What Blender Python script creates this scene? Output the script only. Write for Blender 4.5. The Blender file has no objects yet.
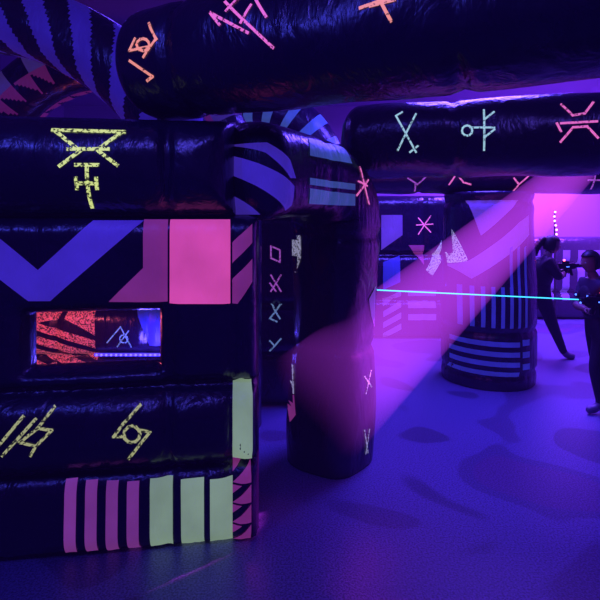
import bpy, bmesh, math, random
from mathutils import Vector, Matrix, noise
from mathutils.bvhtree import BVHTree
random.seed(4)
sc = bpy.context.scene
sc.view_settings.view_transform = 'Standard'
CAM_H, FOC, HOR = 1.9, 520.0, 215.0

# ------------------------------------------------------------------ materials
def new_mat(name):
    m = bpy.data.materials.new(name); m.use_nodes = True
    nt = m.node_tree; nt.nodes.clear()
    o = nt.nodes.new('ShaderNodeOutputMaterial')
    return m, nt, o
def N(nt, t, **kw):
    n = nt.nodes.new(t)
    for k, v in kw.items():
        if k in n.inputs: n.inputs[k].default_value = v
        else: setattr(n, k, v)
    return n
def simple(name, col, rough=0.5, metal=0.0, emit=None, es=0.0):
    m, nt, o = new_mat(name)
    b = N(nt, 'ShaderNodeBsdfPrincipled')
    b.inputs['Base Color'].default_value = (*col, 1)
    b.inputs['Roughness'].default_value = rough
    b.inputs['Metallic'].default_value = metal
    if emit:
        b.inputs['Emission Color'].default_value = (*emit, 1)
        b.inputs['Emission Strength'].default_value = es
    n = N(nt, 'ShaderNodeTexNoise', Scale=60.0)
    bp = N(nt, 'ShaderNodeBump', Strength=0.1)
    nt.links.new(n.outputs['Fac'], bp.inputs['Height'])
    nt.links.new(bp.outputs[0], b.inputs['Normal'])
    nt.links.new(b.outputs[0], o.inputs[0])
    return m
def vinyl(name, col, rough=0.32, es=0.0, worn=0.0, wrinkle=0.42):
    """glossy wrinkled inflatable vinyl; es = UV fluorescence of the ink; worn = distressed print"""
    m, nt, o = new_mat(name)
    b = N(nt, 'ShaderNodeBsdfPrincipled', Roughness=rough)
    tc = N(nt, 'ShaderNodeTexCoord')
    c = N(nt, 'ShaderNodeRGB'); c.outputs[0].default_value = (*col, 1)
    colout = c.outputs[0]
    n0 = N(nt, 'ShaderNodeTexNoise', Scale=70.0 if worn else 3.0, Detail=3.0)
    nt.links.new(tc.outputs['Object'], n0.inputs['Vector'])
    r = N(nt, 'ShaderNodeValToRGB')
    if worn:
        r.color_ramp.elements[0].position = worn - 0.03; r.color_ramp.elements[1].position = worn + 0.03
        r.color_ramp.elements[0].color = (0.06, 0.06, 0.06, 1)
    else:
        r.color_ramp.elements[0].position = 0.3; r.color_ramp.elements[1].position = 0.7
        r.color_ramp.elements[0].color = (0.72, 0.72, 0.72, 1)
    nt.links.new(n0.outputs['Fac'], r.inputs['Fac'])
    mx = N(nt, 'ShaderNodeMix', data_type='RGBA', blend_type='MULTIPLY')
    mx.inputs[0].default_value = 1
    nt.links.new(colout, mx.inputs[6]); nt.links.new(r.outputs[0], mx.inputs[7])
    nt.links.new(mx.outputs[2], b.inputs['Base Color'])
    if es:
        nt.links.new(mx.outputs[2], b.inputs['Emission Color'])
        b.inputs['Emission Strength'].default_value = es*1.25
    n1 = N(nt, 'ShaderNodeTexNoise', Scale=6.0, Detail=3.0, Distortion=1.2)
    n2 = N(nt, 'ShaderNodeTexNoise', Scale=26.0, Detail=2.0, Distortion=0.8)
    mp = N(nt, 'ShaderNodeMapping'); mp.inputs['Scale'].default_value = (1.2, 1.2, 0.45)
    nt.links.new(tc.outputs['Object'], mp.inputs[0])
    nt.links.new(mp.outputs[0], n1.inputs['Vector']); nt.links.new(mp.outputs[0], n2.inputs['Vector'])
    ad = N(nt, 'ShaderNodeMath', operation='MULTIPLY_ADD'); ad.inputs[1].default_value = 0.2
    nt.links.new(n2.outputs['Fac'], ad.inputs[0]); nt.links.new(n1.outputs['Fac'], ad.inputs[2])
    bp = N(nt, 'ShaderNodeBump', Strength=wrinkle, Distance=0.035)
    nt.links.new(ad.outputs[0], bp.inputs['Height'])
    nt.links.new(bp.outputs[0], b.inputs['Normal'])
    nt.links.new(b.outputs[0], o.inputs[0])
    return m
BLACK = vinyl('vinyl_black', (0.018, 0.012, 0.045), 0.27)
BLACK.node_tree.nodes['Principled BSDF'].inputs['Specular IOR Level'].default_value = 0.8
PURPLE = vinyl('ink_purple', (0.11, 0.05, 0.75), 0.4, 0.26)
PINK = vinyl('ink_pink', (0.85, 0.09, 0.42), 0.4, 0.58)
DPINK = vinyl('ink_dim_pink', (0.40, 0.05, 0.32), 0.4, 0.32)
STRIPEPINK = vinyl('ink_stripe_pink', (0.43, 0.08, 0.45), 0.4, 0.3)
GREEN = vinyl('ink_pale_green', (0.34, 0.5, 0.32), 0.4, 0.46)
TEAL = vinyl('ink_teal', (0.10, 0.19, 0.6), 0.4, 0.25)
BLUE = vinyl('ink_blue', (0.06, 0.06, 0.6), 0.4, 0.22)
MAUVE = vinyl('ink_mauve', (0.26, 0.11, 0.55), 0.4, 0.22)
S_YEL = vinyl('print_yellow', (0.62, 0.72, 0.2), 0.4, 0.8, 0.46)
S_DYEL = vinyl('print_olive', (0.4, 0.42, 0.17), 0.4, 0.65, 0.45)
S_PNK = vinyl('print_pink', (0.85, 0.16, 0.5), 0.4, 0.7, 0.4)
S_DPK = vinyl('print_dim_pink', (0.5, 0.12, 0.6), 0.4, 0.4, 0.4)
S_ORG = vinyl('print_orange', (0.9, 0.3, 0.2), 0.4, 0.7, 0.4)
S_CYN = vinyl('print_cyan', (0.35, 0.6, 0.65), 0.4, 0.7, 0.4)
S_DCY = vinyl('print_dim_cyan', (0.2, 0.35, 0.6), 0.4, 0.35, 0.4)
S_WHT = vinyl('print_white', (0.45, 0.45, 0.6), 0.4, 0.4, 0.46)
ORANGE = vinyl('ink_orange_lit', (0.75, 0.13, 0.2), 0.4, 0.3, 0.47)  # orange-lit inner wall: red light put into print colour and glow

# ------------------------------------------------------------------ helpers
def mkobj(name, verts, faces, mats, midx=None, smooth=True, parent=None):
    me = bpy.data.meshes.new(name); me.from_pydata([tuple(v) for v in verts], [], faces)
    for m in mats: me.materials.append(m)
    if midx:
        me.polygons.foreach_set('material_index', midx)
    if smooth: me.polygons.foreach_set('use_smooth', [True]*len(me.polygons))
    me.update()
    ob = bpy.data.objects.new(name, me); sc.collection.objects.link(ob)
    if parent: ob.parent = parent
    return ob
def from_bm(name, bm, mats, smooth=True, parent=None):
    me = bpy.data.meshes.new(name); bm.to_mesh(me); bm.free()
    for m in mats: me.materials.append(m)
    if smooth: me.polygons.foreach_set('use_smooth', [True]*len(me.polygons))
    ob = bpy.data.objects.new(name, me); sc.collection.objects.link(ob)
    if parent: ob.parent = parent
    return ob
class Panel:
    """vertical drawing plane of a surface, metres: u along it, z up"""
    def __init__(s, x, y, ang):
        s.O = Vector((x, y, 0)); s.d = Vector((math.cos(ang), math.sin(ang), 0))
        s.n = Vector((math.sin(ang), -math.cos(ang), 0))
    def off(s, k):
        p = Panel(0, 0, 0); p.O = s.O + s.n*k; p.d = s.d; p.n = s.n; return p
    def m(s, a, b):   # survey measurement -> (u,z) metres on this plane
        r = Vector(((a-300)/FOC, 1, (HOR-b)/FOC)); C = Vector((0, 0, CAM_H))
        t = (s.O-C).dot(s.n)/r.dot(s.n); P = C+r*t
        return ((P-s.O).dot(s.d), P.z)
    def ms(s, pts): return [s.m(*p) for p in pts]
def stroke(pts, w):
    out = []
    for i in range(len(pts)-1):
        a = Vector(pts[i]); b = Vector(pts[i+1]); d = (b-a)
        if d.length < 1e-6: continue
        d.normalize(); n = Vector((-d.y, d.x))*w/2; a = a-d*w*0.4; b = b+d*w*0.4
        out.append([tuple(a+n), tuple(b+n), tuple(b-n), tuple(a-n)])
    return out
def print_on(ob, panel, items, name='print', eps=0.005, step=0.03):
    """items: (material, polygon[(u,z)...]). Lays the printed shapes on the inflated surface of ob."""
    dg = bpy.context.evaluated_depsgraph_get(); bvh = BVHTree.FromObject(ob, dg)
    V = []; Fc = []; MI = []; mats = []
    for mt, poly in items:
        if mt not in mats: mats.append(mt)
        bm = bmesh.new()
        vs = [bm.verts.new((p[0], p[1], 0)) for p in poly]
        try: bm.faces.new(vs)
        except Exception: bm.free(); continue
        bmesh.ops.triangulate(bm, faces=bm.faces[:])
        us = [p[0] for p in poly]; zs = [p[1] for p in poly]
        for ax, lo, hi in ((0, min(us), max(us)), (1, min(zs), max(zs))):
            k = math.ceil(lo/step)
            while k*step < hi:
                co = (k*step, 0, 0) if ax == 0 else (0, k*step, 0); no = (1, 0, 0) if ax == 0 else (0, 1, 0)
                bmesh.ops.bisect_plane(bm, geom=bm.verts[:]+bm.edges[:]+bm.faces[:], plane_co=co, plane_no=no)
                k += 1
        ids = {}
        for v in bm.verts:
            o = panel.O+panel.d*v.co.x+Vector((0, 0, v.co.y))+panel.n*1.0
            h, nn, _, _ = bvh.ray_cast(o, -panel.n, 2.0)
            if h is None: continue
            if nn.dot(panel.n) < 0: nn = -nn
            ids[v] = len(V); V.append(h+nn*eps)
        for f in bm.faces:
            if all(v in ids for v in f.verts):
                idx = [ids[v] for v in f.verts]
                a, b, c = [V[i] for i in idx[:3]]
                if (b-a).cross(c-a).dot(panel.n) < 0: idx.reverse()
                if max((V[i]-V[j]).length for i in idx for j in idx) > 0.3: continue
                Fc.append(idx); MI.append(mats.index(mt))
        bm.free()
    if V: return mkobj(name, V, Fc, mats, MI, parent=ob)
def rnd(d, R):
    t = min(max(d/R, 0), 1); return math.sqrt(max(0, 1-(1-t)**2))
def lin(bps, step):
    out = []
    for a, b in zip(bps[:-1], bps[1:]):
        n = max(1, round((b-a)/step))
        out += [a+(b-a)*i/n for i in range(n)]
    return out+[bps[-1]]
def pillow_wall(name, panel, u0, u1, rows, seams=(), hole=None, cut=None, step=0.022, base=0.05, mat=BLACK):
    """rows: list (z0,z1,R).  inflated double-sided wall, centre plane = panel.  cut=(u,z): corner above/right removed"""
    ub = sorted(set([u0, u1]+([hole[0], hole[1]] if hole else [])+([cut[0]] if cut else [])))
    zb = sorted(set([r[0] for r in rows]+[rows[-1][1]]+([hole[2], hole[3]] if hole else [])))
    us = lin(ub, step); zs = lin(zb, step); ztop = rows[-1][1]
    def out(u, z):
        for r in rows:
            if z <= r[1]+1e-9: break
        R = r[2]; dz = min(z-r[0], r[1]-z); due = min(u-u0, u1-u)
        if cut and r[0] >= cut[1]-1e-6: due = min(u-u0, cut[0]-u)
        d = min(dz*0.98, due)
        if hole:
            dx = max(hole[0]-u, 0, u-hole[1]); dzz = max(hole[2]-z, 0, z-hole[3])
            dh = math.hypot(dx, dzz); d = min(d, dh) if (r[0] <= hole[2] < r[1]) else d
        o = R*rnd(d, R)
        for s in seams: o *= 1-0.22*math.exp(-((u-s)/0.03)**2)
        o += base*rnd(min(due, ztop-z), 0.05)
        w = math.exp(-max(dz, 0)/0.05)
        o += (0.008*w*math.sin(u*70+3*math.sin(u*17)+z*9) + 0.014*noise.noise(Vector((u*3, z*4, R*10))))*rnd(min(due, ztop-z), .05)
        return max(o, 0.0)
    V = []; Fc = []; nu = len(us); nz = len(zs)
    for sgn in (1, -1):
        for z in zs:
            for u in us:
                V.append(panel.O+panel.d*u+Vector((0, 0, z))+panel.n*sgn*(out(u, z)+0.0005))
    def inh(i, j):
        u = (us[i]+us[i+1])/2; z = (zs[j]+zs[j+1])/2
        if cut and u > cut[0] and z > cut[1]: return True
        return bool(hole) and hole[0] < u < hole[1] and hole[2] < z < hole[3]
    B = nu*nz
    for j in range(nz-1):
        for i in range(nu-1):
            if inh(i, j): continue
            a = j*nu+i
            Fc.append((a, a+1, a+nu+1, a+nu)); Fc.append((B+a, B+a+nu, B+a+nu+1, B+a+1))
            for (di, dj, p, q) in ((0, -1, a, a+1), (1, 0, a+1, a+nu+1), (0, 1, a+nu+1, a+nu), (-1, 0, a+nu, a)):
                ii, jj = i+di, j+dj
                if ii < 0 or jj < 0 or ii >= nu-1 or jj >= nz-1 or inh(ii, jj):
                    Fc.append((q, p, B+p, B+q))
    return mkobj(name, V, Fc, [mat])
def sweep(name, path, R, p=2.4, seg=0.03, n=64, caps=(True, True), seams=(), mats=(BLACK,), matfn=None, sx=1.0, up=Vector((0, 0, 1)), parent=None, seamamp=0.07):
    """inflated tube along a path (list of Vector)."""
    pts = [path[0]]
    for a, b in zip(path[:-1], path[1:]):
        L = (b-a).length; k = max(1, int(L/seg))
        pts += [a+(b-a)*i/k for i in range(1, k+1)]
    Ls = [0]
    for a, b in zip(pts[:-1], pts[1:]): Ls.append(Ls[-1]+(b-a).length)
    T = Ls[-1]; V = []; Fc = []; MI = []
    t0 = (pts[1]-pts[0]).normalized(); u = (up-t0*up.dot(t0)).normalized()
    for i, P in enumerate(pts):
        t = (pts[min(i+1, len(pts)-1)]-pts[max(i-1, 0)]).normalized()
        u = (u-t*u.dot(t)).normalized(); s = t.cross(u)
        rr = R(Ls[i]/T) if callable(R) else R
        if caps[0]: rr *= max(0.02, rnd(Ls[i]+0.004, rr*0.55))
        if caps[1]: rr *= max(0.02, rnd(T-Ls[i]+0.004, rr*0.55))
        ds = min([abs(Ls[i]-x) for x in seams]+[9])
        rr *= 1-seamamp*math.exp(-(ds/0.035)**2)
        for k in range(n):
            th = 2*math.pi*k/n; c, q = math.cos(th), math.sin(th)
            den = (abs(c)**p+abs(q)**p)**(1/p)
            w = rr/den*(1+0.014*math.exp(-ds/0.08)*math.sin(th*26+i)) + 0.014*noise.noise(Vector((Ls[i]*2.5, c*1.5, q*1.5)))*min(1, rr*5)
            V.append(P+s*(w*c*sx)+u*(w*q))
    for i in range(len(pts)-1):
        for k in range(n):
            a = i*n+k; b = i*n+(k+1) % n
            Fc.append((a, b, b+n, a+n)); MI.append(matfn((Ls[i]+Ls[i+1])/2, 2*math.pi*(k+.5)/n) if matfn else 0)
    Fc.append(tuple(range(n))[::-1]); MI.append(0)
    Fc.append(tuple((len(pts)-1)*n+k for k in range(n))); MI.append(0)
    ob = mkobj(name, V, Fc, list(mats), MI, parent=parent)
    bm = bmesh.new(); bm.from_mesh(ob.data); bmesh.ops.recalc_face_normals(bm, faces=bm.faces[:]); bm.to_mesh(ob.data); bm.free()
    return ob
def sym(panel, mat, polylines, w, rings=()):
    out = []; w = w*0.8
    for pl in polylines:
        out += [(mat, q) for q in stroke(panel.ms(pl), w)]
    for (cx, cy, r) in rings:
        k = 12
        out += [(mat, q) for q in stroke(panel.ms([(cx+r*math.cos(i*2*math.pi/k), cy+r*math.sin(i*2*math.pi/k)) for i in range(k+1)]), w)]
    return out
def poly(panel, mat, pts): return [(mat, panel.ms(pts))]
def box(name, lo, hi, mat, parent=None, bev=0.0):
    bm = bmesh.new(); bmesh.ops.create_cube(bm, size=1)
    for v in bm.verts: v.co = Vector([(lo[i]+hi[i])/2+v.co[i]*(hi[i]-lo[i]) for i in range(3)])
    if bev: bmesh.ops.bevel(bm, geom=bm.edges[:], offset=bev, segments=2, affect='EDGES')
    return from_bm(name, bm, [mat], smooth=False, parent=parent)

# ------------------------------------------------------------------ room shell
def floor_mat():
    m, nt, o = new_mat('floor_camo')
    b = N(nt, 'ShaderNodeBsdfPrincipled', Roughness=0.38)
    tc = N(nt, 'ShaderNodeTexCoord')
    n = N(nt, 'ShaderNodeTexNoise', Scale=0.85, Detail=1.0, Distortion=0.5)
    nt.links.new(tc.outputs['Object'], n.inputs['Vector'])
    r = N(nt, 'ShaderNodeValToRGB'); r.color_ramp.interpolation = 'LINEAR'
    e = r.color_ramp.elements
    e[0].position = 0.385; e[0].color = (0.12, 0.115, 0.26, 1)
    e[1].position = 0.40; e[1].color = (0.21, 0.21, 0.46, 1)
    x = e.new(0.575); x.color = (0.21, 0.21, 0.46, 1)
    x = e.new(0.59); x.color = (0.15, 0.135, 0.31, 1)
    x = e.new(0.64); x.color = (0.15, 0.135, 0.31, 1)
    x = e.new(0.655); x.color = (0.20, 0.12, 0.30, 1)
    nt.links.new(n.outputs['Fac'], r.inputs['Fac'])
    s = N(nt, 'ShaderNodeTexNoise', Scale=90.0, Detail=4.0)
    nt.links.new(tc.outputs['Object'], s.inputs['Vector'])
    r2 = N(nt, 'ShaderNodeValToRGB'); r2.color_ramp.elements[0].position = 0.38; r2.color_ramp.elements[1].position = 0.62
    r2.color_ramp.elements[0].color = (0.4, 0.4, 0.4, 1)
    nt.links.new(s.outputs['Fac'], r2.inputs['Fac'])
    mx = N(nt, 'ShaderNodeMix', data_type='RGBA', blend_type='MULTIPLY'); mx.inputs[0].default_value = 1
    nt.links.new(r.outputs[0], mx.inputs[6]); nt.links.new(r2.outputs[0], mx.inputs[7])
    nt.links.new(mx.outputs[2], b.inputs['Base Color'])
    bp = N(nt, 'ShaderNodeBump', Strength=0.35, Distance=0.006)
    nt.links.new(s.outputs['Fac'], bp.inputs['Height']); nt.links.new(bp.outputs[0], b.inputs['Normal'])
    nt.links.new(b.outputs[0], o.inputs[0]); return m
WALLM = simple('wall_paint', (0.35, 0.22, 0.45), 0.8)
CEILM = simple('ceiling_paint', (0.3, 0.22, 0.4), 0.8)
X0, X1, Y0, Y1, ZT = -5.0, 7.5, -3.0, 11.0, 4.2
box('floor', (X0, Y0, -0.1), (X1, Y1, 0), floor_mat())
box('ceiling', (X0, Y0, ZT), (X1, Y1, ZT+0.1), CEILM)
box('wall_left', (X0-0.1, Y0, 0), (X0, Y1, ZT), WALLM)
box('wall_right', (X1, Y0, 0), (X1+0.1, Y1, ZT), WALLM)
box('wall_far', (X0, Y1, 0), (X1, Y1+0.1, ZT), WALLM)
box('wall_near', (X0, Y0-0.1, 0), (X1, Y0, ZT), WALLM)

# ------------------------------------------------------------------ left inflatable wall
A8 = math.radians(8)
LW = Panel(-0.25, 3.16, A8)
LF = LW.off(0.17); LT = LW.off(0.30); LR = LW.off(0.24)
wl = LW.off(0.05)
hu0 = wl.m(30, 340)[0]; hu1 = wl.m(160, 340)[0]
hole = (hu0, hu1, 1.03, 1.35)
lw = pillow_wall('inflatable_wall', LW, -2.7, 0.0, [(0, .47, .12), (.47, .93, .19), (.93, 1.9, .12), (1.9, 2.46, .25)],
                 seams=[LF.m(168, 260)[0], LF.m(232, 260)[0]], hole=hole, cut=(-0.14, 1.9))
it = []
it += sym(LT, S_YEL, [[(50, 129), (123, 131)], [(54, 131), (80, 151), (60, 166)], [(121, 131), (97, 150), (117, 165)], [(68, 149), (108, 149)],
                      [(76, 165), (98, 165)], [(87, 165), (87, 206)], [(76, 183), (96, 183)], [(76, 178), (76, 188)], [(96, 178), (96, 188)]], 0.024)
it += poly(LF, PURPLE, [(-60, 190), (-20, 222), (38, 270), (92, 221), (143, 221), (50, 301), (28, 301), (-60, 232)])
it += poly(LF, PINK, [(169, 220), (230, 220), (230, 304), (169, 304)])
it += poly(LF, DPINK, [(143, 220), (167, 220), (167, 302), (108, 302), (143, 268)])
it += poly(LF, DPINK, [(232, 243), (252, 224), (252, 243), (232, 264)])
it += poly(LF, DPINK, [(232, 280), (252, 259), (252, 282), (238, 304), (232, 304)])
it += sym(LR, S_DYEL, [[(-5, 450), (22, 418)], [(2, 456), (35, 420)], [(20, 442), (38, 428), (52, 430), (36, 446), (20, 442)], [(38, 428), (52, 410)], [(36, 446), (30, 456)]], 0.02)
it += sym(LR, S_DYEL, [[(114, 436), (123, 424), (139, 408)], [(150, 432), (140, 444), (128, 460)], [(114, 436), (124, 436)], [(141, 430), (150, 432)]], 0.02, rings=[(132, 434, 8)])
for x in (64, 85, 106, 127): it += poly(LF, STRIPEPINK, [(x, 483), (x+12, 482), (x+12, 554), (x, 556)])
for x in (150, 181, 210): it += poly(LF, GREEN, [(x, 480), (x+23, 478), (x+23, 548), (x, 551)])
it += poly(LF, GREEN, [(233, 386), (252, 383), (252, 460), (233, 463)])
for k in range(4):
    y = 466+k*20
    it += poly(LF, DPINK, [(233, y+18), (251, y), (251, y+18)])
    it += poly(LF, DPINK, [(233, y+9), (242, y), (233, y)])
print_on(lw, LW, it, step=0.022)

# ------------------------------------------------------------------ doorway arch (beam + pillar in one inflated tube)
pth = [Vector((-0.42, 3.10, 2.17)), Vector((0.0, 3.66, 2.17))]
for k in range(1, 13):
    a = k/12*math.pi/2
    pth.append(Vector((0.0+0.28*math.sin(a), 3.66+0.40*math.sin(a), 2.17-0.30*(1-math.cos(a)))))
pth += [Vector((0.275, 4.07, 1.2)), Vector((0.235, 4.07, 0.0))]
arch = sweep('inflatable_arch', pth, lambda t: 0.295+0.015*math.cos(t*14), p=3.2, caps=(True, False), seams=(0.70, 1.45, 2.3))
AP = Panel(-0.42, 3.12, math.atan2(0.62, 0.46)-0.35).off(0.25)
it = []
it += poly(AP, PURPLE, [(231, 143), (246, 150), (296, 186), (296, 205), (290, 210), (240, 165), (231, 160)])
it += poly(AP, PURPLE, [(231, 172), (270, 214), (240, 214), (231, 200)])
it += poly(AP, PURPLE, [(248, 140), (270, 142), (290, 160), (298, 178), (290, 178), (268, 152)])
print_on(arch, AP, it, 'print_beam')
AQ = Panel(0.0, 3.8, 0.15)
it = []
it += poly(AQ, TEAL, [(297, 148), (340, 150), (346, 166), (297, 164)])
it += poly(AQ, TEAL, [(297, 183), (350, 185), (350, 191), (297, 189)])
it += poly(AQ, TEAL, [(297, 192), (350, 195), (350, 206), (297, 205)])
it += sym(AQ, S_PNK, [[(357, 168), (368, 204)], [(352, 196), (368, 180)], [(354, 182), (366, 186)]], 0.018)
it += sym(AQ, S_WHT, [[(364, 376), (374, 390)], [(374, 374), (366, 394)]], 0.014)
it += poly(AQ, MAUVE, [(370, 300), (379, 288), (380, 332), (374, 318)])
it += sym(AQ, S_WHT, [[(364, 430), (369, 455)], [(366, 455), (371, 432)]], 0.012)
it += poly(AQ, S_WHT, [(294, 238), (303, 236), (303, 258), (299, 275), (294, 268)])
it += poly(AQ, S_WHT, [(290, 372), (297, 372), (297, 400), (290, 404)])
it += poly(AQ, DPINK, [(290, 405), (297, 401), (298, 420), (293, 430)])
print_on(arch, AQ, it, 'print_pillar')

# ------------------------------------------------------------------ overhead beams
b1 = sweep('inflatable_beam', [Vector((-0.98, 3.18, 2.79)), Vector((1.15, 2.18, 2.79)), Vector((3.0, 1.31, 2.79))], 0.32, p=2.2, caps=(True, True), seams=(0.45, 1.9))
BP = Panel(-0.98, 3.18, math.atan2(-1.0, 2.13)).off(0.30)
it = sym(BP, S_ORG, [[(133, 62), (152, 76), (146, 80)], [(138, 40), (133, 52), (150, 48)], [(150, 24), (158, 40), (146, 58)]], 0.018, rings=[(146, 46, 6)])
it += sym(BP, S_PNK, [[(212, 14), (250, 34)], [(225, 2), (274, 48)], [(240, -6), (228, 12)], [(252, 6), (243, 24)], [(256, 0), (268, 18)], [(212, 14), (222, 26)]], 0.018)
it += sym(BP, S_ORG, [[(362, 10), (402, -4)], [(378, -4), (392, 22)], [(372, 8), (396, 2)]], 0.018)
print_on(b1, BP, it)

b2 = sweep('inflatable_beam', [Vector((0.36, 4.42, 2.51)), Vector((2.15, 3.95, 2.51)), Vector((4.0, 3.47, 2.51))], 0.305, p=2.3, seams=(0.9, 2.0))
BP = Panel(0.33, 4.42, math.atan2(-0.47, 1.82)).off(0.28)
it = sym(BP, S_CYN, [[(396, 116), (416, 152)], [(416, 114), (398, 150)], [(396, 116), (402, 112)], [(410, 152), (418, 146)]], 0.018)
it += sym(BP, S_CYN, [[(484, 110), (484, 150)], [(470, 128), (494, 128)], [(484, 120), (494, 112)], [(484, 138), (494, 130)]], 0.018, rings=[(467, 131, 5)])
it += sym(BP, S_PNK, [[(562, 104), (572, 116), (584, 114), (594, 102)], [(560, 124), (596, 122)], [(560, 142), (572, 128), (586, 127), (597, 138)], [(556, 124), (560, 132)]], 0.02)
print_on(b2, BP, it)

b3 = sweep('inflatable_beam', [Vector((0.2, 6.15, 2.44)), Vector((2.2, 6.1, 2.44)), Vector((5.2, 6.0, 2.44))], 0.29, p=2.3, seams=(1.2, 2.4, 3.6))
BP = Panel(0.2, 6.15, -0.02).off(0.28)
it = []
it += sym(BP, S_DPK, [[(408, 178), (418, 184), (426, 177)], [(416, 184), (417, 190)]], 0.022)
it += sym(BP, S_PNK, [[(450, 184), (456, 174), (464, 182), (472, 184)], [(456, 174), (458, 168)]], 0.022)
it += sym(BP, S_PNK, [[(514, 178), (520, 184), (528, 176)], [(520, 184), (518, 190)]], 0.022)
it += sym(BP, S_DPK, [[(588, 180), (602, 180)], [(594, 172), (594, 188)]], 0.022)
print_on(b3, BP, it)

# ------------------------------------------------------------------ round column
col = sweep('inflatable_column', [Vector((2.2, 6.1, 0)), Vector((2.2, 6.1, 1.1)), Vector((2.2, 6.1, 2.16))], lambda t: 0.515+0.02*math.sin(t*5), p=2.0, n=96,
            caps=(False, False), seams=(0.16, 0.62, 2.05), up=Vector((0, 1, 0)), seamamp=0.05)
CP = Panel(2.2, 6.1, 0.08).off(0.5)
it = []
it += poly(CP, S_WHT, [(446, 200), (456, 200), (474, 262), (458, 268)])
it += poly(CP, MAUVE, [(460, 268), (474, 262), (520, 222), (533, 215), (533, 235), (476, 280)])
it += poly(CP, MAUVE, [(474, 200), (520, 200), (484, 236)])
for k in range(4):
    y = 341+k*10
    it += poly(CP, BLUE, [(453, y), (519, y+1), (519, y+6), (453, y+5)])
for k in range(8):
    x = 449+k*8.5
    it += poly(CP, BLUE, [(x, 287), (x+3.5, 287), (x+3.5, 328), (x, 328)])
for k in range(3):
    it += poly(CP, BLUE, [(509+k*8, 248), (512+k*8, 246), (512+k*8, 328), (509+k*8, 328)])
for k in range(3): it += poly(CP, BLUE, [(522, 340+k*12), (531, 340+k*12), (531, 346+k*12), (522, 346+k*12)])
print_on(col, CP, it)

# ------------------------------------------------------------------ maze walls behind
IW = Panel(-3.6, 5.3, 0.0)
iw = pillow_wall('inflatable_wall', IW, 0, 3.72, [(0, .5, .12), (.5, 1.0, .14), (1.0, 1.9, .12), (1.9, 2.4, .2)], seams=[1.2, 2.1, 3.0], step=0.03)
IF = IW.off(0.16)
it = []
it += sym(IF, S_DPK, [[(271, 246), (271, 258), (280, 262)], [(271, 246), (280, 250), (280, 262)]], 0.02)
it += sym(IF, S_DPK, [[(271, 275), (281, 291)], [(281, 275), (271, 291)], [(270, 283), (276, 291)]], 0.02)
it += sym(IF, S_DCY, [[(271, 305), (280, 318)], [(281, 305), (270, 318)], [(270, 318), (277, 321)]], 0.02)
it += sym(IF, S_DCY, [[(270, 350), (281, 338)], [(270, 340), (275, 345)]], 0.02)
it += poly(IF, ORANGE, [(0, 300), (68, 300), (60, 318), (0, 330)])
for k in range(5):
    y = 318+k*13
    it += poly(IF, ORANGE, [(25, y), (96, y+22), (96, y+30), (25, y+8)])
it += poly(IF, ORANGE, [(72, 300), (96, 300), (96, 335), (66, 318)])
it += sym(IF, S_DCY, [[(108, 342), (122, 326), (132, 346)], [(118, 346), (130, 330)]], 0.016, rings=[(125, 338, 4)])
it += poly(IF, BLUE, [(136, 308), (170, 308), (170, 345), (150, 345)])
print_on(iw, IW, it)
led = box('led_strip', (-2.02, 5.10, 0.515), (-1.30, 5.125, 0.540), simple('strip_diffuser', (.1, .1, .6), .4, 0, (0.09, 0.05, 1.0), 1.0))
LEDM = simple('led_violet', (0.1, 0.08, 1), .4, 0, (0.12, 0.09, 1.0), 3.0)
bm = bmesh.new()
for i in range(15):
    bmesh.ops.create_uvsphere(bm, u_segments=10, v_segments=6, radius=0.012, matrix=Matrix.Translation((-1.995+i*0.048, 5.097, 0.528)))
from_bm('diodes', bm, [LEDM], parent=led)

FW = Panel(0.3, 8.15, 0.0)
fw = pillow_wall('inflatable_wall', FW, 0, 2.5, [(0, .6, .13), (.6, 1.3, .13), (1.3, 2.2, .15)], seams=[.8, 1.6], step=0.04)
FF = FW.off(0.17)
it = []
it += poly(FF, MAUVE, [(381, 215), (402, 215), (402, 235), (381, 250)])
it += sym(FF, S_PNK, [[(418, 218), (430, 232)], [(430, 216), (418, 234)], [(416, 225), (432, 224)]], 0.022)
it += poly(FF, S_WHT, [(426, 270), (441, 240), (441, 262), (432, 276)])
for k in range(4): it += poly(FF, MAUVE, [(383, 300+k*11), (401, 290+k*11), (401, 296+k*11), (383, 306+k*11)])
it += poly(FF, DPINK, [(408, 245), (424, 245), (424, 265)])
it += poly(FF, BLUE, [(383, 262), (400, 256), (400, 282), (383, 290)])
for k in range(3): it += poly(FF, MAUVE, [(408, 290+k*12), (436, 290+k*12), (436, 296+k*12), (408, 296+k*12)])
print_on(fw, FW, it)
GW = Panel(3.9, 9.6, 0.0)
gw = pillow_wall('inflatable_wall', GW, 0, 2.8, [(0, .5, .13), (.5, 1.0, .13), (1.0, 1.5, .15)], seams=[.8, 1.6], step=0.05)
GF = GW.off(.16)
it = []
for x in (532, 547, 562, 577, 592): it += poly(GF, MAUVE, [(x, 250), (x+7, 250), (x+7, 300), (x, 300)])
print_on(gw, GW, it)

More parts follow.
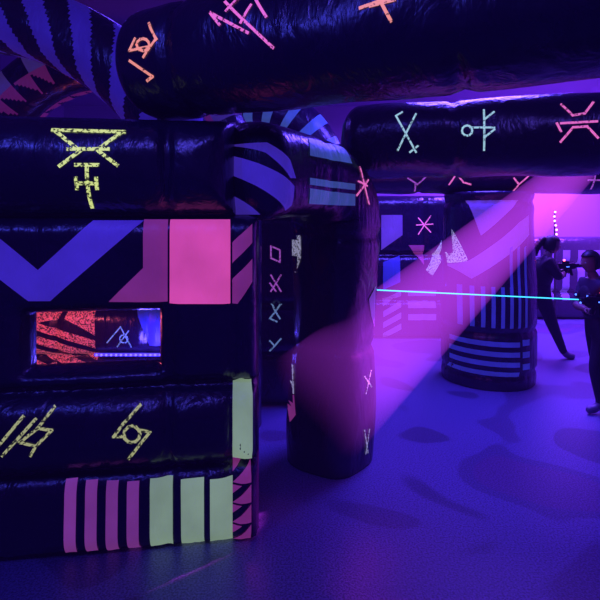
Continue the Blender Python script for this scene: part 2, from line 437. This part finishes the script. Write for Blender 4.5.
# ------------------------------------------------------------------ big arches over the left wall
def arch_path(cx, cy, cz, r, a0, a1, ang=0.0, k=40, z0=None):
    out = []
    for i in range(k+1):
        a = math.radians(a0+(a1-a0)*i/k)
        out.append(Vector((cx+r*math.cos(a)*math.cos(ang), cy+r*math.cos(a)*math.sin(ang), cz+r*math.sin(a))))
    if z0 is not None:
        out = [Vector((out[0].x, out[0].y, z0))]+out+[Vector((out[-1].x, out[-1].y, z0))]
    return out
def mf1(s, th):
    if s < 2.0: return 0
    k = s/0.17; f = k-math.floor(k); q = (th/(math.pi/4)); g = q-math.floor(q)
    if int(q) % 2 == 0: return 1 if g+f < 1 else 0
    return 2 if (int(k) % 2 == 0 and int(q) in (1, 5)) else 0
UPY = Vector((0, 1, 0))
TD = vinyl('ink_dusky_pink', (0.3, 0.03, 0.22), 0.4, 0.16)
TM = vinyl('ink_dusky_mauve', (0.14, 0.07, 0.4), 0.4, 0.15)
TP = vinyl('ink_dusky_purple', (0.08, 0.035, 0.6), 0.4, 0.18)
sweep('inflatable_tunnel_arch', arch_path(-1.75, 4.75, 2.15, 1.15, 0, 180, z0=0.0), 0.25, p=2.4, n=64, seg=0.02, mats=(BLACK, TD, TM), matfn=mf1, caps=(False, False), up=UPY)
def mf2(s, th):
    if s < 1.7: return 0
    return 1 if ((s*1.0+th*0.20) % 0.36) < 0.17 else 0
sweep('inflatable_tunnel_arch', arch_path(-2.55, 4.05, 1.65, 1.80, 0, 180, z0=0.0), 0.27, p=2.4, n=96, seg=0.02, mats=(BLACK, TP), matfn=mf2, caps=(False, False), up=UPY)
def mf3(s, th): return 1 if (s % 0.3) < 0.13 else 0
sweep('inflatable_tunnel_arch', arch_path(-0.75, 6.9, 2.25, 1.15, 0, 180, z0=0.0), 0.26, p=2.4, n=64, seg=0.02, mats=(BLACK, TEAL), matfn=mf3, caps=(False, False), up=UPY)

# ------------------------------------------------------------------ bulb string
bs = box('bulb_string', (4.305, 8.80, 0.0), (4.325, 8.82, 1.98), simple('pole_black', (.02, .02, .02), .4))
BUL = simple('bulb_glow', (1, .6, .9), .3, 0, (1, .3, .85), 4)
bm = bmesh.new()
for i in range(7):
    bmesh.ops.create_icosphere(bm, subdivisions=2, radius=0.018, matrix=Matrix.Translation((4.31+0.02*math.sin(i), 8.77, 1.5+i*0.075)))
from_bm('bulbs', bm, [BUL], parent=bs)

# ------------------------------------------------------------------ laser beam
def cyl_between(name, a, b, r, mat, parent=None, seg=16, r2=None):
    a = Vector(a); b = Vector(b); d = b-a
    bm = bmesh.new()
    M = Matrix.Translation((a+b)/2) @ d.to_track_quat('Z', 'Y').to_matrix().to_4x4()
    bmesh.ops.create_cone(bm, cap_ends=True, segments=seg, radius1=r, radius2=r if r2 is None else r2, depth=d.length, matrix=M)
    return from_bm(name, bm, [mat], parent=parent)
muz = Vector((2.58, 4.80, 1.11))
m, nt, o = new_mat('laser_light')
em = N(nt, 'ShaderNodeEmission', Strength=2.2); em.inputs[0].default_value = (0.05, 0.5, 0.85, 1)
nt.links.new(em.outputs[0], o.inputs[0])
cyl_between('laser_beam', muz+Vector((-.01, 0, 0.01)), (0.52, 4.12, 1.31), 0.005, m, seg=8)

# ------------------------------------------------------------------ people
CLOTH = simple('dark_cloth', (0.03, 0.02, 0.05), 0.8)
TROU = simple('dark_trousers', (0.02, 0.02, 0.045), 0.8)
SKIN = simple('skin', (0.28, 0.16, 0.15), 0.5)
HAIR = simple('dark_hair', (0.012, 0.01, 0.012), 0.5)
SHOE = simple('shoe_rubber', (0.14, 0.12, 0.22), 0.5)
PLAST = simple('gun_plastic', (0.02, 0.02, 0.03), 0.35)
VEST = simple('vest_fabric', (0.015, 0.015, 0.03), 0.6)
EYE = simple('eye', (0.5, 0.5, 0.5), 0.2)
REDL = simple('sensor_red', (1, .1, .1), .3, 0, (1, 0.08, 0.15), 8)
BLUL = simple('sensor_blue', (.1, .3, 1), .3, 0, (0.08, 0.2, 1), 2.5)
def skinned(name, J, bones, mats_for, mats, parent, sub=2):
    names = list(J.keys()); idx = {n: i for i, n in enumerate(names)}
    me = bpy.data.meshes.new(name); me.from_pydata([J[n][0] for n in names], [(idx[a], idx[b]) for a, b in bones], [])
    ob = bpy.data.objects.new(name, me); sc.collection.objects.link(ob)
    sk = ob.modifiers.new('skin', 'SKIN'); sk.use_smooth_shade = True
    layer = me.skin_vertices[0].data if me.skin_vertices else None
    if layer is None:
        bpy.context.view_layer.objects.active = ob
        bpy.context.view_layer.update(); layer = me.skin_vertices[0].data
    for n in names:
        r = J[n][1]; layer[idx[n]].radius = r if isinstance(r, tuple) else (r, r)
        layer[idx[n]].use_root = (idx[n] == 0)
    s = ob.modifiers.new('sub', 'SUBSURF'); s.levels = sub; s.render_levels = sub
    dg = bpy.context.evaluated_depsgraph_get()
    nm = bpy.data.meshes.new_from_object(ob.evaluated_get(dg))
    bpy.data.objects.remove(ob)
    nm.materials.clear()
    for mt in mats: nm.materials.append(mt)
    segs = [(Vector(J[a][0]), Vector(J[b][0]), mats_for(a, b)) for a, b in bones]
    for p in nm.polygons:
        best = 9; bi = 0
        for a, b, mi in segs:
            d = b-a; t = max(0, min(1, (p.center-a).dot(d)/max(d.length_squared, 1e-9)))
            q = (p.center-(a+d*t)).length
            if q < best: best = q; bi = mi
        p.material_index = bi; p.use_smooth = True
    o2 = bpy.data.objects.new(name, nm); sc.collection.objects.link(o2); o2.parent = parent
    return o2
def head(parent, c, fwd, s=1.0, pony=False, tilt=0.0):
    f = Vector(fwd).normalized(); up = Vector((0, 0, 1)); f = (f+up*tilt).normalized()
    side = f.cross(up).normalized(); up = side.cross(f)
    M = Matrix((side, f, up)).transposed().to_4x4(); M.translation = Vector(c)
    bm = bmesh.new(); bmesh.ops.create_uvsphere(bm, u_segments=32, v_segments=24, radius=1)
    for v in bm.verts:
        x, y, z = v.co
        w = 1-0.25*max(0, -z)**1.5; ny = y*(1-0.12*max(0, -z))
        X = x*0.074*w; Yy = ny*0.092; Z = z*0.108
        if y > 0:
            Yy += 0.020*math.exp(-((x/.14)**2+((z+.12)/.2)**2))       # nose
            Yy -= 0.008*math.exp(-(((abs(x)-.38)/.18)**2+((z-.05)/.14)**2))  # eye sockets
            Yy += 0.006*math.exp(-((x/.3)**2+((z+.5)/.09)**2))       # lips
            Yy += 0.008*math.exp(-((x/.3)**2+((z+.85)/.15)**2))      # chin
        v.co = Vector((X, Yy, Z))*s
    for sx in (-1, 1):
        r = bmesh.ops.create_uvsphere(bm, u_segments=12, v_segments=8, radius=1)
        for v in r['verts']: v.co = Vector((sx*0.075+v.co.x*0.009, -0.005+v.co.y*0.017, v.co.z*0.03))*s
    bm.transform(M); from_bm('head', bm, [SKIN], parent=parent)
    bm = bmesh.new()
    for sx in (-1, 1):
        bmesh.ops.create_uvsphere(bm, u_segments=12, v_segments=8, radius=0.010*s, matrix=Matrix.Translation((sx*0.028*s, 0.075*s, 0.006*s)))
    bm.transform(M); from_bm('eyes', bm, [EYE], parent=parent)
    bm = bmesh.new(); bmesh.ops.create_uvsphere(bm, u_segments=32, v_segments=24, radius=1)
    kill = [v for v in bm.verts if (v.co.y > 0.25 and v.co.z < 0.42) or v.co.z < -0.62]
    bmesh.ops.delete(bm, geom=kill, context='VERTS')
    for v in bm.verts:
        n = noise.noise(v.co*5)*0.05
        v.co = Vector((v.co.x*(0.088+n*.1), v.co.y*0.108-0.006, v.co.z*0.120+0.004))*s
    if pony:
        for (py, pz, pr) in ((-0.11, .05, .04), (-0.13, .03, .044), (-0.15, 0, .044), (-0.162, -.03, .042), (-.17, -.06, .038), (-.172, -.09, .032), (-.17, -.12, .025), (-.166, -.15, .016)):
            bmesh.ops.create_icosphere(bm, subdivisions=3, radius=pr*s, matrix=Matrix.Translation((0, py*s, pz*s)))
    bm.transform(M); h = from_bm('hair', bm, [HAIR], parent=parent)
    so = h.modifiers.new('s', 'SOLIDIFY'); so.thickness = 0.006
def hand(parent, wrist, along, grip, side, name='hand'):
    """palm runs 'along'; fingers curl towards 'grip'; 'side' = thumb side"""
    a = Vector(along).normalized(); g = Vector(grip); g = (g-a*g.dot(a)).normalized()
    t = a.cross(g); t = t if t.dot(Vector(side)) > 0 else -t
    w = Vector(wrist); J = {}; B = []
    J['palm'] = (w+a*0.035, (0.026, 0.02)); J['wrist'] = (w-a*0.01, 0.022); B.append(('palm', 'wrist'))
    for i, (off, L) in enumerate(((0.026, .062), (0.009, .07), (-0.009, .065), (-0.026, .052))):
        k = w+a*0.072+t*off; J[f'k{i}'] = (k, 0.010); B.append(('palm', f'k{i}'))
        p1 = k+a*L*.25+g*L*.36; p2 = p1-a*L*.18+g*L*.3; p3 = p2-a*L*.3+g*L*.02
        for q, pp, r in (('a', p1, .009), ('b', p2, .008), ('c', p3, .007)): J[f'f{i}{q}'] = (pp, r)
        B += [(f'k{i}', f'f{i}a'), (f'f{i}a', f'f{i}b'), (f'f{i}b', f'f{i}c')]
    p = w+a*0.02+t*0.032+g*0.008; J['t0'] = (p, .012); J['t1'] = (p+a*.03+t*.012+g*.014, .0105); J['t2'] = (p+a*.045+t*.004+g*.036, .009)
    B += [('palm', 't0'), ('t0', 't1'), ('t1', 't2')]
    skinned(name, J, B, lambda x, y: 0, [SKIN], parent, sub=1)
def gun(parent, tip, back, up=Vector((0, 0, 1))):
    tip = Vector(tip); back = Vector(back); f = (tip-back).normalized(); s = f.cross(up).normalized(); u = s.cross(f); L = (tip-back).length
    M = Matrix((f, s, u)).transposed().to_4x4(); M.translation = back
    bm = bmesh.new()
    def bx(x0, x1, w, z0, z1, sh=0.0):
        r = bmesh.ops.create_cube(bm, size=1)
        for v in r['verts']: v.co = Vector(((x0+x1)/2+v.co.x*(x1-x0)+(v.co.z)*sh, v.co.y*w, (z0+z1)/2+v.co.z*(z1-z0)))
    bx(0.02, L*0.72, .055, -.03, .045); bx(L*.55, L*.9, .045, -.015, .035); bx(0.0, .04, .04, -.06, .03)
    bx(0.07, .12, .034, -.14, -.02, .03); bx(L*.5, L*.6, .036, -.12, -.02, -.02); bx(L*.2, L*.5, .02, .045, .075); bx(.12, .2, .012, -.065, -.05)
    bmesh.ops.bevel(bm, geom=bm.edges[:], offset=0.006, segments=2, affect='EDGES')
    bmesh.ops.create_cone(bm, cap_ends=True, segments=20, radius1=.024, radius2=.02, depth=L*.14, matrix=Matrix.Translation((L*.93, 0, .01)) @ Matrix.Rotation(math.pi/2, 4, 'Y'))
    bm.transform(M); from_bm('laser_gun', bm, [PLAST], smooth=False, parent=parent)
    bm = bmesh.new()
    bmesh.ops.create_uvsphere(bm, u_segments=12, v_segments=8, radius=.014, matrix=M @ Matrix.Translation((L*.3, 0, .085)))
    from_bm('gun_sight_light', bm, [REDL], parent=parent)
    bm = bmesh.new()
    bmesh.ops.create_cube(bm, size=1, matrix=M @ Matrix.Translation((L*.4, 0, 0)) @ Matrix.Diagonal((L*.12, .06, .010, 1)))
    from_bm('gun_side_light', bm, [BLUL], parent=parent)
    return f
def person(J, headc, fwd, pony, guntip, gunback, tilt=0, s=1.0, fat=1.0, dx=0.0):
    root = bpy.data.objects.new('laser_tag_player', None); sc.collection.objects.link(root)
    R = dict(pelvis=.13, waist=.115, chest=.135, upchest=.105, neck=.055, skull=.05, sl=.072, sr=.072, el=.05, er=.05, wl=.029, wr=.029,
             hl=.098, hr=.098, kl=.066, kr=.066, al=.042, ar=.042, bl=.042, br=.042, tl=.034, tr=.034, ml=.085, mr=.085)
    for a, b, c, t in (('hl', 'kl', 'ml', .4), ('hr', 'kr', 'mr', .4)): J[c] = tuple(Vector(J[a]).lerp(Vector(J[b]), t))
    JJ = {k: (Vector(v)+Vector((0 if k in ('wl', 'wr') else dx, 0, 0)), R[k]*s*fat) for k, v in J.items()}
    headc = Vector(headc)+Vector((dx, 0, 0))
    order = ['pelvis']+[k for k in JJ if k != 'pelvis']; JJ = {k: JJ[k] for k in order}
    B = [('pelvis', 'waist'), ('waist', 'chest'), ('chest', 'upchest'), ('upchest', 'neck'), ('neck', 'skull'), ('upchest', 'sl'), ('upchest', 'sr'), ('sl', 'el'), ('el', 'wl'), ('sr', 'er'), ('er', 'wr'),
         ('pelvis', 'hl'), ('pelvis', 'hr'), ('hl', 'ml'), ('ml', 'kl'), ('hr', 'mr'), ('mr', 'kr'), ('kl', 'al'), ('kr', 'ar'), ('al', 'bl'), ('bl', 'tl'), ('ar', 'br'), ('br', 'tr')]
    def mf(a, b):
        if b in ('wl', 'wr', 'skull'): return 2
        if a in ('al', 'ar', 'bl', 'br'): return 3
        if b in ('hl', 'hr', 'kl', 'kr', 'al', 'ar', 'ml', 'mr'): return 1
        return 0
    body = skinned('body', JJ, B, mf, [CLOTH, TROU, SKIN, SHOE], root)
    head(root, headc, fwd, s, pony, tilt)
    f = gun(root, guntip, gunback)
    g = Vector(guntip)-Vector(gunback); L = g.length; u = Vector((0, 0, 1))
    for w, name in (('wr', 'hand_right'), ('wl', 'hand_left')):
        tgt = (Vector(gunback)+f*(.095 if w == 'wr' else L*.55)+u*-.07)
        W = JJ[w][0]; al = (tgt-W); side = f.cross(u)*(1 if W.dot(f.cross(u)) < tgt.dot(f.cross(u)) else -1)
        hand(root, W, al if al.length > .01 else f, side+f*.2, u, name)
    # vest: shell around the chest + sensor pads
    c = JJ['chest'][0]; wv = JJ['waist'][0]; up = (c-wv).normalized(); ff = Vector(fwd).normalized(); sd = ff.cross(up).normalized(); ff = up.cross(sd)
    M = Matrix((sd, ff, up)).transposed().to_4x4(); M.translation = c+up*-0.02
    bm = bmesh.new()
    n = 28; rows = [(-.17, .122, .118), (-.12, .132, .128), (-.04, .148, .142), (.04, .15, .142), (.1, .142, .13), (.15, .11, .10), (.17, .08, .075)]
    vs = [[bm.verts.new((a*s*math.cos(2*math.pi*k/n), b*s*math.sin(2*math.pi*k/n), z*s)) for k in range(n)] for z, a, b in rows]
    for i in range(len(rows)-1):
        for k in range(n): bm.faces.new((vs[i][k], vs[i][(k+1) % n], vs[i+1][(k+1) % n], vs[i+1][k]))
    bm.transform(M); vst = from_bm('vest', bm, [VEST], parent=root); sm = vst.modifiers.new('s', 'SOLIDIFY'); sm.thickness = .012
    bm = bmesh.new()
    for (x, y, z) in ((0, .15, .0), (.08, .128, .07), (-.08, .128, .07), (0, -.15, .02)):
        bmesh.ops.create_cube(bm, size=1, matrix=M @ Matrix.Translation((x*s, y*s, z*s)) @ Matrix.Diagonal((.06, .03, .06, 1)))
    bmesh.ops.bevel(bm, geom=bm.edges[:], offset=0.008, segments=2, affect='EDGES')
    from_bm('sensor_pads', bm, [PLAST], parent=root)
    bm = bmesh.new()
    for (x, y, z) in ((0, .168, .0), (.08, .146, .07), (-.08, .146, .07)):
        bmesh.ops.create_uvsphere(bm, u_segments=10, v_segments=6, radius=.010, matrix=M @ Matrix.Translation((x*s, y*s, z*s)))
    from_bm('sensor_lights', bm, [BLUL], parent=root)
    return root
# nearer player, facing left, firing from the hip on the near side
person(dict(pelvis=(2.96, 5.08, .80), waist=(2.95, 5.08, .94), chest=(2.93, 5.08, 1.09), upchest=(2.92, 5.08, 1.2), neck=(2.91, 5.07, 1.29), skull=(2.89, 5.07, 1.37),
            sr=(2.93, 4.92, 1.22), er=(3.07, 4.87, 1.05), wr=(2.89, 4.86, .99), sl=(2.90, 5.22, 1.22), el=(2.77, 5.12, 1.01), wl=(2.72, 4.93, 1.0),
            hr=(2.96, 4.99, .76), kr=(2.87, 4.97, .43), ar=(2.93, 4.98, .09), br=(2.87, 4.97, .045), tr=(2.78, 4.96, .035),
            hl=(2.97, 5.17, .76), kl=(3.02, 5.2, .43), al=(3.16, 5.22, .10), bl=(3.10, 5.21, .045), tl=(3.01, 5.2, .035)),
       (2.88, 5.07, 1.44), (-1, -.2, 0), False, muz, Vector((2.90, 4.86, 1.08)), tilt=-.1, s=.97, dx=-.05)
# farther player, lunging and aiming right
person(dict(pelvis=(3.20, 6.95, .84), waist=(3.20, 6.95, .99), chest=(3.23, 6.95, 1.14), upchest=(3.25, 6.95, 1.25), neck=(3.30, 6.95, 1.35), skull=(3.34, 6.95, 1.43),
            sr=(3.27, 6.80, 1.27), er=(3.36, 6.74, 1.08), wr=(3.47, 6.84, 1.13), sl=(3.28, 7.10, 1.27), el=(3.45, 7.12, 1.11), wl=(3.57, 7.0, 1.15),
            hr=(3.21, 6.87, .80), kr=(3.33, 6.86, .45), ar=(3.48, 6.86, .09), br=(3.53, 6.86, .045), tr=(3.62, 6.84, .035),
            hl=(3.18, 7.04, .80), kl=(3.06, 7.06, .45), al=(2.84, 7.06, .13), bl=(2.88, 7.06, .06), tl=(2.96, 7.06, .035)),
       (3.37, 6.95, 1.50), (1, -.1, 0), True, (3.74, 6.9, 1.22), (3.42, 6.92, 1.21), tilt=-.15, s=1.08, fat=1.08)

# ------------------------------------------------------------------ lights
def light(kind, loc, tgt, col, en, size=0.5, spot=None, blend=.5, name='lamp'):
    l = bpy.data.lights.new(name, kind); l.color = col; l.energy = en
    if kind == 'AREA': l.size = size
    elif kind == 'SPOT': l.spot_size = spot; l.spot_blend = blend; l.shadow_soft_size = size
    else: l.shadow_soft_size = size
    o = bpy.data.objects.new(name, l); sc.collection.objects.link(o); o.location = loc
    o.rotation_euler = (Vector(tgt)-Vector(loc)).to_track_quat('-Z', 'Y').to_euler(); return o
light('AREA', (1.9, 5.5, 4.0), (1.8, 5.5, 0), (0.10, 0.05, 1), 220, 1.2, name='uv_overhead_light')
light('AREA', (3.4, 8.2, 4.0), (3.4, 8.0, 0), (0.20, 0.06, 1), 430, 1.6, name='uv_overhead_light')
light('AREA', (5.0, 9.8, 3.2), (5.0, 11.0, 1.6), (0.34, 0.05, 1.0), 190, 1.2, name='violet_wall_fill')  # added to brighten the far wall, hidden behind the overhead beam
light('AREA', (4.6, 7.6, 3.4), (4.8, 9.6, .8), (0.28, 0.06, 1.0), 170, 0.8, name='violet_wall_fill')  # added to brighten the far right inflatable wall, kept out of view
light('AREA', (-0.6, 0.6, 4.0), (-0.8, 2.6, 1.0), (0.10, 0.07, 1), 20, 0.5, name='uv_overhead_light')  # added fill so the left wall shows
light('AREA', (-2.3, 0.2, 3.9), (-1.4, 3.0, 0.6), (0.07, 0.07, 1), 20, 0.3, name='uv_overhead_light')  # added for sharp highlights on the vinyl, left side
light('AREA', (1.6, 0.6, 4.0), (1.8, 4.2, 2.2), (0.15, 0.08, 1), 10, 0.3, name='uv_overhead_light')  # added for vinyl highlights on the right
light('AREA', (-1.6, 5.0, 3.9), (-1.6, 4.7, 0), (0.12, 0.05, 1), 12, 0.6, name='uv_overhead_light')
light('POINT', (-2.35, 4.4, 0.95), (0, 0, 0), (1, 0.12, 0.2), 13, 0.08, name='red_lamp')
light('POINT', (-1.45, 4.85, 0.6), (0, 0, 0), (0.10, 0.06, 1), 14, 0.06, name='blue_lamp')
S = Vector((3.1, 5.62, 2.50)); E = Vector((0.28, 3.74, 0.68))
light('SPOT', S, Vector((0.36, 3.77, 0.72)), (0.9, 0.06, 0.85), 3000, 0.02, math.radians(7.2), .35, name='pink_spot')
fx = bpy.data.objects.new('stage_spotlight', None); sc.collection.objects.link(fx)
dd = (S-E).normalized()
cyl_between('housing', S+dd*.03, S+dd*.22, .07, PLAST, fx, 24)
cyl_between('yoke', S+dd*.12, S+dd*.12+Vector((0, .2, .18)), .012, PLAST, fx)
# self-glowing cones in place of lit haze, fading with distance from the apex
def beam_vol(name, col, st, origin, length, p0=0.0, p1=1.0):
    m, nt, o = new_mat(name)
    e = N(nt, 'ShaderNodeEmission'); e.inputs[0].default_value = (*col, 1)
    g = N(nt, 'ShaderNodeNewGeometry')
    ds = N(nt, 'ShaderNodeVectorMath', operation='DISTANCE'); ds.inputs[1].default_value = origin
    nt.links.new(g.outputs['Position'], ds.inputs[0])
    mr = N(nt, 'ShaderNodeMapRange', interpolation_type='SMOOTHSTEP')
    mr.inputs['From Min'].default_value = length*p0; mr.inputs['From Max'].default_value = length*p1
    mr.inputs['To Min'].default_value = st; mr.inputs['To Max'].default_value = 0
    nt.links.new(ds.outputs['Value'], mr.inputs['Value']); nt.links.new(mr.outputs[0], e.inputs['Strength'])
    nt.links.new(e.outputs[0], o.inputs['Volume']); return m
LB = (E-S).length
cyl_between('glow_cone', S, E+(E-S).normalized()*0.25, 0.18, beam_vol('haze_glow', (0.58, .055, 1.0), 0.78, S, LB, .90, 1.10), r2=0.42, seg=64)  # spotlight shaft put in as volume emission, nothing scatters
Z = Vector((5.1, 8.9, 4.1))
cyl_between('glow_cone', Z, Z+Vector((0, 0, -4.0)), 0.1, beam_vol('haze_glow_violet', (0.26, .04, 1.0), 0.34, Z, 4.2, .3, 1.0), r2=1.3, seg=48)  # added glow for distant haze, no lamp at its top

w = bpy.data.worlds.new('world'); sc.world = w; w.use_nodes = True
w.node_tree.nodes['Background'].inputs[0].default_value = (0.1, 0.05, 0.5, 1)
w.node_tree.nodes['Background'].inputs[1].default_value = 0.2
ve = w.node_tree.nodes.new('ShaderNodeEmission'); ve.inputs[0].default_value = (0.14, 0.03, 1, 1); ve.inputs[1].default_value = 0.003  # faint even glow of the air, put in for haze
w.node_tree.links.new(ve.outputs[0], [n for n in w.node_tree.nodes if n.type == 'OUTPUT_WORLD'][0].inputs['Volume'])

cam = bpy.data.cameras.new('camera'); co = bpy.data.objects.new('camera', cam); sc.collection.objects.link(co)
cam.sensor_width = 36; cam.lens = 36*FOC/600; cam.shift_y = -(300-HOR)/600
co.location = (0, 0, CAM_H); co.rotation_euler = (math.pi/2, 0, 0); sc.camera = co
